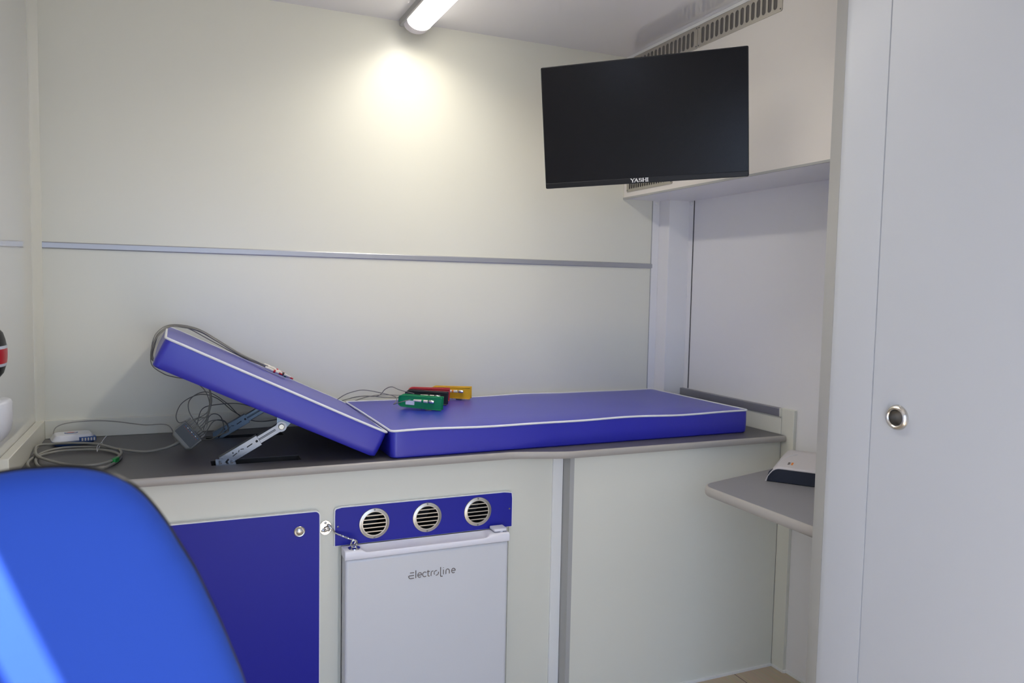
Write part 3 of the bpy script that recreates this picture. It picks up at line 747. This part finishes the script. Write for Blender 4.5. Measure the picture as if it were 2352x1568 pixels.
def jit(p, a=.004): return (p[0]+random.uniform(-a, a), p[1]+random.uniform(-a, a), p[2]+random.uniform(-a, a))
bundle = [(.092, 2.50, .955), (.099, 2.50, 1.001), (.091, 2.50, 1.048), (.062, 2.50, 1.071), (.020, 2.52, 1.088), (-.025, 2.55, 1.100), (-.0585, 2.56, 1.120), (-.056, 2.57, 1.158), (-.041, 2.58, 1.193), (-.014, 2.60, 1.214), (.028, 2.64, 1.212), (.076, 2.67, 1.196), (.127, 2.66, 1.165), (.204, 2.63, 1.117), (.258, 2.570, 1.0900)]
tips = []
sdir = Vector((.089, .002, -.0425)).normalized()
for i in range(6):
    off_ = Vector((0, (i-2.5)*.0042, (i % 3-1)*.002))
    st = .010*((i*3) % 5)
    tip = Vector((.268, 2.565, 1.0885))+off_*1.5+sdir*st
    pth = [tuple(boxpt(i+2)), tuple(boxpt(i+2, .045))]
    for k_, p in enumerate(bundle[:-1]):
        spread = .0035 if k_ in (0, 13, 12) else .006
        q = Vector(p)+Vector((0, (i-2.5)*.0045, ((i*2) % 5-2)*.0014)) + Vector((random.uniform(-1, 1)*spread*.6, 0, random.uniform(0, 1)*spread*.5 if k_ > 5 else 0))
        if 6 <= k_ <= 8: q += Vector((-.001-.002*(i % 3), 0, 0))
        pth.append(tuple(q))
    pth.append(tuple(tip))
    ld = LE(obj('lead_wire', tube(N(), crom(pth, 7), .0015, 6), 'cabledark' if i % 3 == 0 else 'cable', ec))
    loc_ = tip
    e1 = tip+sdir*.034
    cn = obj('connector', tube(N(), [tip-sdir*.006, tip+sdir*.004, tip+sdir*.012, tip+sdir*.026, tip+sdir*.040], lambda t: .0052-.0022*abs(t-.35), 10), 'ivory', ld)
    bd = obj('tip_band', tube(N(), [tip+sdir*.022, tip+sdir*.0285], .0055, 10), ('red', 'blk', 'red', 'green', 'red', 'ivory')[i], ld)
    tp = obj('plug_tip', tube(N(), [tip+sdir*.036, tip+sdir*.052], .0026, 8), 'red' if i in (0, 2, 3, 5) else 'ivory', ld)
LE(obj('lead_wire', tube(N(), crom([tuple(boxpt(1)), (.085, 2.5, .955), (.096, 2.5, .985), (.082, 2.5, 1.028), (.046, 2.5, 1.058), (-.002, 2.48, 1.072), (-.030, 2.45, 1.086), (-.060, 2.45, 1.112), (-.061, 2.48, 1.15), (-.046, 2.53, 1.188), (-.012, 2.59, 1.214), (.03, 2.65, 1.211), (.12, 2.68, 1.158), (.20, 2.64, 1.113), (.262, 2.595, 1.087)], 8), .0015, 6), 'cabledark', ec))
limb = {
 'a': [tuple(boxpt(0)), (.012, 2.54, .925), (.003, 2.55, .948), (.023, 2.6, .979), (.074, 2.62, .999), (.126, 2.65, .979), (.181, 2.70, .925), (.25, 2.74, .885), (.34, 2.765, .885), (.47, 2.783, .90), (.545, 2.75, .957), (.585, 2.73, .976), (.619, 2.71, .982), (.668, 2.66, .976), (.700, 2.60, .970), (.690, 2.555, .960), (.672, 2.52, .957), (.690, 2.500, .966), (.7230, 2.4930, .9745)],
 'b': [tuple(boxpt(9)), (.041, 2.55, .952), (.045, 2.6, .989), (.093, 2.62, 1.006), (.153, 2.66, .963), (.21, 2.71, .903), (.30, 2.76, .880), (.47, 2.783, .912), (.60, 2.785, .948), (.675, 2.76, .952), (.697, 2.73, .980), (.713, 2.70, .992), (.730, 2.655, .986), (.7680, 2.6050, .978)],
 'c': [tuple(boxpt(4)), (.078, 2.56, .962), (.131, 2.62, .965), (.193, 2.67, .957), (.262, 2.72, .930), (.36, 2.77, .900), (.50, 2.784, .925), (.62, 2.784, .950), (.70, 2.75, .948), (.76, 2.715, .950), (.800, 2.690, .965), (.825, 2.672, .978)],
 'd': [tuple(boxpt(6)), (.10, 2.50, .933), (.139, 2.52, .925), (.152, 2.55, .889), (.125, 2.60, .870), (.2, 2.72, .862), (.35, 2.765, .862), (.5, 2.784, .90), (.66, 2.784, .950), (.80, 2.755, .950), (.860, 2.715, .965), (.8900, 2.6900, .977)]}
leads = {}
for k_, p in limb.items():
    leads[k_] = LE(obj('lead_wire', tube(N(), crom(p, 8), .0015, 6), 'cabledark', ec))
for p in ([(.072, 2.5, .892), (.092, 2.5, .942), (.11, 2.52, .951), (.131, 2.55, .934), (.139, 2.58, .892), (.11, 2.6, .860), (.075, 2.62, .855)],
          [(.079, 2.5, .885), (.107, 2.52, .927), (.14, 2.55, .923), (.153, 2.58, .891), (.123, 2.62, .862), (.06, 2.66, .854)]):
    LE(obj('lead_wire', tube(N(), crom(p, 8), .0015, 6), 'cabledark', ec))
trunk = [(.006, 2.500, .872), (-.010, 2.493, .865), (-.033, 2.491, .858), (-.085, 2.478, .855), (-.156, 2.521, .86), (-.216, 2.573, .868), (-.292, 2.62, .866), (-.345, 2.64, .862), (-.366, 2.60, .868), (-.366, 2.544, .868), (-.344, 2.447, .864), (-.269, 2.339, .862), (-.206, 2.312, .860), (-.161, 2.344, .862), (-.142, 2.431, .862), (-.157, 2.535, .857), (-.207, 2.575, .857), (-.289, 2.60, .857), (-.340, 2.561, .857), (-.364, 2.46, .857), (-.362, 2.386, .857), (-.336, 2.319, .856), (-.263, 2.284, .855), (-.183, 2.282, .855), (-.143, 2.396, .855), (-.157, 2.480, .856), (-.209, 2.540, .857), (-.294, 2.553, .857), (-.345, 2.51, .857), (-.352, 2.448, .857), (-.335, 2.364, .857), (-.304, 2.30, .858), (-.241, 2.259, .857), (-.173, 2.293, .857)]
LE(obj('trunk_cable', tube(N(), crom(trunk, 8), .0037, 10), 'cable', ec))
LE(obj('strain_relief', tube(N(), [(.0225, 2.496, .882), (.010, 2.500, .8735), (-.006, 2.494, .8655)], lambda t: .0070-.0028*t, 12), 'boxgrey', ec))
bm = N(); box(bm, -.016, .016, -.006, .006, -.0065, .0065)
tg = obj('cable_tag', bm, 'greentag', ec, bevel=.002); tg.location = Vector((-.152, 2.360, .860))-Vector(ec.location); tg.rotation_euler = (0, 0, math.radians(74)); tg.matrix_parent_inverse = Matrix()
tag(tg, 'green tag clipped round the cable coil', None)
LE(obj('wire_tie', tube(N(), crom([(-.203, 2.60, .852), (-.200, 2.585, .868), (-.207, 2.560, .869), (-.210, 2.535, .866), (-.209, 2.52, .855)], 6)+crom([(-.203, 2.585, .868), (-.196, 2.60, .878), (-.190, 2.61, .884)], 5), .0009, 6), 'whiteplas', ec))

# small recorder with thin cable
rd = thing('handheld_recorder', 'small white and blue recorder lying behind the coiled cable', 'recorder', (-.288, 2.690, .850), (0, 0, math.radians(12)))
bm = N(); prev = None
for z_, s1, s2 in ((0, .90, .80), (.004, .98, .94), (.010, 1, 1)):
    pass
def slab(name, z0, z1, w0, d0, w1, d1, m, taper=0):
    bm = N(); a = [bm.verts.new((p[0], p[1], z0)) for p in rrect(-w0, w0, -d0, d0, min(w0, d0)*.45, 6)]
    b = [bm.verts.new((p[0], p[1], z1+taper*p[0])) for p in rrect(-w1, w1, -d1, d1, min(w1, d1)*.45, 6)]
    n = len(a)
    for k_ in range(n): bm.faces.new((a[k_], a[(k_+1) % n], b[(k_+1) % n], b[k_]))
    bm.faces.new(a[::-1]); bm.faces.new(b)
    return obj(name, bm, m, rd, bevel=.003, seg=3)
slab('lower_shell', .001, .016, .050, .038, .060, .047, 'blueplas')
slab('upper_shell', .016, .034, .060, .047, .048, .036, 'whiteplas')
bm = N(); prism(bm, rrect(.012, .058, -.0475, -.020, .003, 3), 'z', .0130, .0265)
obj('connector_bay', bm, 'blueplas', rd, bevel=.001)
bm = N()
for i in range(5): box(bm, .018+.008*i, .0225+.008*i, -.0485, -.030, .0150, .0240)
obj('contacts', bm, 'ivory', rd)
bm = N()
lathe(bm, [(.0, .0), (.0185, 0), (.0185, .0009), (.0, .0011)], (0, 0, .0340), (0, 0, 1), 28, 0)
eb = obj('emblem', bm, 'blueplas', rd); eb.scale = (1, .8, 1); eb.location = (-.004, .004, 0)
bm = N(); lathe(bm, [(.0, .0), (.0155, 0), (.0155, .0009), (.0, .0011)], (0, 0, .0345), (0, 0, 1), 28, 0)
eb2 = obj('emblem_centre', bm, 'capgrey', rd); eb2.scale = (1, .8, 1); eb2.location = (-.004, .004, 0)
bm = N(); prism(bm, [(-.012, -.001), (.006, -.005), (.010, .001), (-.006, .005)], 'z', .0354, .0358)
eb3 = obj('emblem_mark', bm, 'red', rd); eb3.location = (-.004, .004, 0)
thin = crom([(.001, 2.6, .858), (-.02, 2.62, .905), (-.092, 2.70, .897), (-.169, 2.765, .90), (-.232, 2.775, .905), (-.304, 2.77, .903), (-.338, 2.745, .895), (-.344, 2.725, .875), (-.335, 2.712, .866)], 10)
o = obj('thin_cable', tube(N(), thin, .0016, 6), 'cable', rd); o.matrix_parent_inverse = (Matrix.Translation(rd.location) @ Matrix.Rotation(math.radians(12), 4, 'Z')).inverted()

# ------------------------------------------------------------------ limb clamps
def clamp_parts(t, col, band, front_lead=True):
    """tong-shaped clamp lying on its side: local x along the clamp, local y across (front = -y), local z up"""
    H_ = .0185
    def hgt(x):
        u = max(0, (x+.0725)/.14); q = min(1, u/.12); return H_*(1+.10*u)*(.25+.75*math.sqrt(max(0, 1-(1-q)**2)))
    def armp(s):
        out = []
        for k_ in range(13):
            a = math.radians(90+90*k_/12); out.append((-.060+.012*math.cos(a)*1.0, s*.012*math.sin(a)))
        return out
    for s, nm in ((-1, 'front_arm'), (1, 'rear_arm')):
        ctr = [(-.0725, 0), (-.071, s*.006), (-.066, s*.0105), (-.055, s*.0125), (-.02, s*.0110), (.02, s*.0115), (.068, s*.0135)]
        c_ = crom([(p[0], p[1], 0) for p in ctr], 5); bm = N(); prev = None
        for i, p in enumerate(c_):
            T = (c_[min(len(c_)-1, i+1)]-c_[max(0, i-1)]).normalized(); n_ = Vector((-T.y, T.x, 0))*.0013
            hh = hgt(p.x)
            ring = [bm.verts.new(p+n_+Vector((0, 0, -hh))), bm.verts.new(p+n_+Vector((0, 0, hh))), bm.verts.new(p-n_+Vector((0, 0, hh))), bm.verts.new(p-n_+Vector((0, 0, -hh)))]
            if prev:
                for k_ in range(4): bm.faces.new((prev[k_], prev[(k_+1) % 4], ring[(k_+1) % 4], ring[k_]))
            else: bm.faces.new(ring)
            prev = ring
        bm.faces.new(prev)
        ao = obj(nm, bm, col, t, bevel=.0006)
        # raised rims along both edges of the arm
        for zz in (-1, 1):
            pts = [p+Vector((0, s*.0022, zz*(hgt(p.x)-.0012))) for p in c_[2:]]
            obj('rim', tube(N(), pts, .0014, 6), col, ao)
        if s < 0:
            obj('name_field', box(N(), -.046, -.018, -.0150, -.0138, -.0100, .0030), 'paper', ao)
    bm = N(); tube(bm, [(.010+.010*math.cos(math.radians(30*k_)), .012*math.sin(math.radians(30*k_)), -.0185-.0008*(k_ % 3)) for k_ in range(12)], .0012, 6, True)
    box(bm, .018, .038, -.013, .013, -.0235, -.0205)
    obj('spring', bm, 'zinc', t)
    bm = N(); lathe(bm, [(.0, 0), (.0048, 0), (.0052, .0015), (.0052, .0150), (.0044, .0162), (0, .0165)], (.030, -.0215, .006), (1, 0, 0), 18)
    obj('electrode_post', bm, 'chrome', t)
    if front_lead:
        lathe_ = lathe(N(), [(.0015, -.036), (.0030, -.034), (.0036, -.022), (.0042, -.010), (.0045, .010), (0, .010)], (.016, -.0215, .006), (1, 0, 0), 14)
        pl = obj('lead_plug', lathe_, 'ivory', t)
        obj('plug_band', lathe(N(), [(.0042, 0), (.0047, .0005), (.0047, .0065), (.0042, .007)], (.006, -.0215, .006), (1, 0, 0), 14), band, pl)
def clamp(col, band, label, loc_, rz, ry=0):
    t = thing('limb_clamp', label, 'clamp', loc_, (0, ry, rz), 'ECG limb clamps on the couch mattress'); t.scale = (1.08,)*3
    clamp_parts(t, col, band)
    return t
clamp('green', 'green', 'green ECG limb clamp on the mattress, nearest of the four', (.763, 2.503, .9640), math.radians(-31), math.radians(3))
clamp('blk', 'blk', 'black ECG limb clamp between the green and the red clamp', (.818, 2.612, .9640), math.radians(-27), math.radians(3))
clamp('red', 'red', 'red ECG limb clamp between the black and the yellow clamp', (.8490, 2.682, .9650), math.radians(-19), math.radians(2))
clamp('yellow', 'orange', 'yellow ECG limb clamp, the one nearest the back wall', (.9420, 2.708, .9640), math.radians(-32), math.radians(0))

# ------------------------------------------------------------------ things at the left end wall
bg_ = thing('wall_pod', 'black rounded case with red band on the left end wall, cut by the frame', 'case', (-.399, 2.225, 1.170))
def pod(h0, h1, m, nm, r0=1.0, lab=None):
    bm = N(); prev = None; n = 10
    zs2 = [h0+(h1-h0)*k_/8 for k_ in range(9)]
    for z in zs2:
        q = math.sqrt(max(.0004, 1-(z/.066)**2)); ring = []
        for k_ in range(n+1):
            a = math.radians(-90+180*k_/n); ring.append(bm.verts.new((.022*q*r0*math.cos(a), .062*q*r0*math.sin(a), z)))
        if prev:
            for k_ in range(n): f = bm.faces.new((prev[k_], prev[k_+1], ring[k_+1], ring[k_])); f.smooth = True
            bm.faces.new((prev[0], ring[0], ring[-1], prev[-1]))
        else: bm.faces.new(ring)
        prev = ring
    bm.faces.new(prev)
    o = obj(nm, bm, m, bg_)
    if lab: tag(o, lab, None)
pod(-.0655, .0655, 'black', 'case')
pod(-.024, .012, 'red', 'band', 1.03, 'red band')
pod(.012, .019, 'foil', 'clip', 1.04, 'clear clip'); pod(-.031, -.024, 'foil', 'clip', 1.04, 'clear clip')
fc = thing('soap_dispenser', 'white rounded dispenser low on the left end wall, cut by the frame', 'dispenser', (-.399, 2.240, .998))
bm = N(); prev = None
for z, q, fx in ((.058, .55, .8), (.055, .8, .9), (.048, .95, 1), (.02, 1, 1), (0, .98, 1), (-.02, .85, .85), (-.035, .65, .6), (-.045, .4, .3)):
    ring = [bm.verts.new((.029*fx*math.cos(a), .050*q*math.sin(a), z)) for a in [math.radians(-90+18*k_) for k_ in range(11)]]
    if prev:
        for k_ in range(10): f = bm.faces.new((prev[k_], prev[k_+1], ring[k_+1], ring[k_])); f.smooth = True
        bm.faces.new((prev[0], ring[0], ring[-1], prev[-1]))
    else: bm.faces.new(ring)
    prev = ring
bm.faces.new(prev)
obj('dispenser_body', bm, 'whiteplas', fc, smooth='auto')
obj('wall_bracket', box(N(), .0005, .006, -.03, .03, -.02, .04), 'white', fc)

# ------------------------------------------------------------------ office chair
cr = thing('office_chair', 'bright blue fabric office chair in the lower left foreground', 'chair', (-.130, .70, 0))
CXc = -.134
outline = [(0, 1.149), (.020, 1.1485), (.045, 1.145), (.068, 1.137), (.088, 1.124), (.104, 1.107), (.122, 1.080), (.135, 1.055), (.154, 1.018), (.168, .984), (.183, .946), (.197, .906), (.208, .873), (.218, .83), (.222, .78), (.219, .73), (.205, .69), (.175, .66), (.12, .642), (0, .636)]
def half_w(): return outline
full = [(x, z) for x, z in outline] + [(-x, z) for x, z in outline[-2:0:-1]]
full3 = crom([(x, 0, z) for x, z in full], 3, True)
def shell(y_edge, depth, inset_list, m, nm, sgn, extra=0):
    bm = N(); rings = []; cz = .89
    for s, dy in inset_list:
        rings.append([bm.verts.new((CXc+p.x*s, y_edge+dy*sgn, cz+(p.z-cz)*s)) for p in full3])
    n = len(full3)
    for A, B in zip(rings, rings[1:]):
        for k_ in range(n): f = bm.faces.new((A[k_], A[(k_+1) % n], B[(k_+1) % n], B[k_])); f.smooth = True
    bm.faces.new(rings[0]); bm.faces.new(rings[-1][::-1])
    for f in bm.faces: f.smooth = True
    return loc(obj(nm, bm, m, cr), cr)
shell(.962, 0, [(.95, 0), (.985, .002), (.998, .009), (1.0, .018), (.990, .028), (.965, .038), (.92, .0455), (.84, .052), (.70, .057), (.5, .061), (.25, .063)], 'fabric', 'backrest', -1)
bs_ = shell(.963, 0, [(.95, 0), (.992, .001), (1.0, .006), (.99, .012), (.96, .018), (.85, .024), (.5, .030)], 'black', 'back_shell', 1); tag(bs_, 'black plastic back shell', None)
bm = N(); prism(bm, rrect(CXc-.235, CXc+.235, .44, .90, .09, 8), 'z', .455, .515)
loc(obj('seat', bm, 'fabric', cr, bevel=.018, seg=4), cr)
loc(obj('back_bracket', tube(N(), crom([(CXc, .72, .44), (CXc, .93, .44), (CXc, 1.000, .50), (CXc, 1.002, .70), (CXc, .985, .80)], 6), .018, 10), 'black', cr), cr)
loc(obj('column', lathe(N(), [(.028, .10), (.028, .28), (.018, .28), (.018, .44), (.07, .44), (.07, .456), (0, .456)], (CXc, .68, 0), (0, 0, 1), 24), 'black', cr), cr)
for i in range(5):
    a = math.radians(72*i+20); dx, dy = math.cos(a), math.sin(a)
    lg = loc(obj('leg', tube(N(), [(CXc+dx*.02, .68+dy*.02, .115), (CXc+dx*.15, .68+dy*.15, .10), (CXc+dx*.27, .68+dy*.27, .075)], lambda t: .022-.008*t, 10), 'black', cr), cr)
    cs = obj('caster', lathe(N(), [(0, -.022), (.020, -.022), (.0265, -.016), (.0265, .016), (.020, .022), (0, .022)], (CXc+dx*.27, .68+dy*.27, .0275), (-dy, dx, 0), 20), 'black', lg)
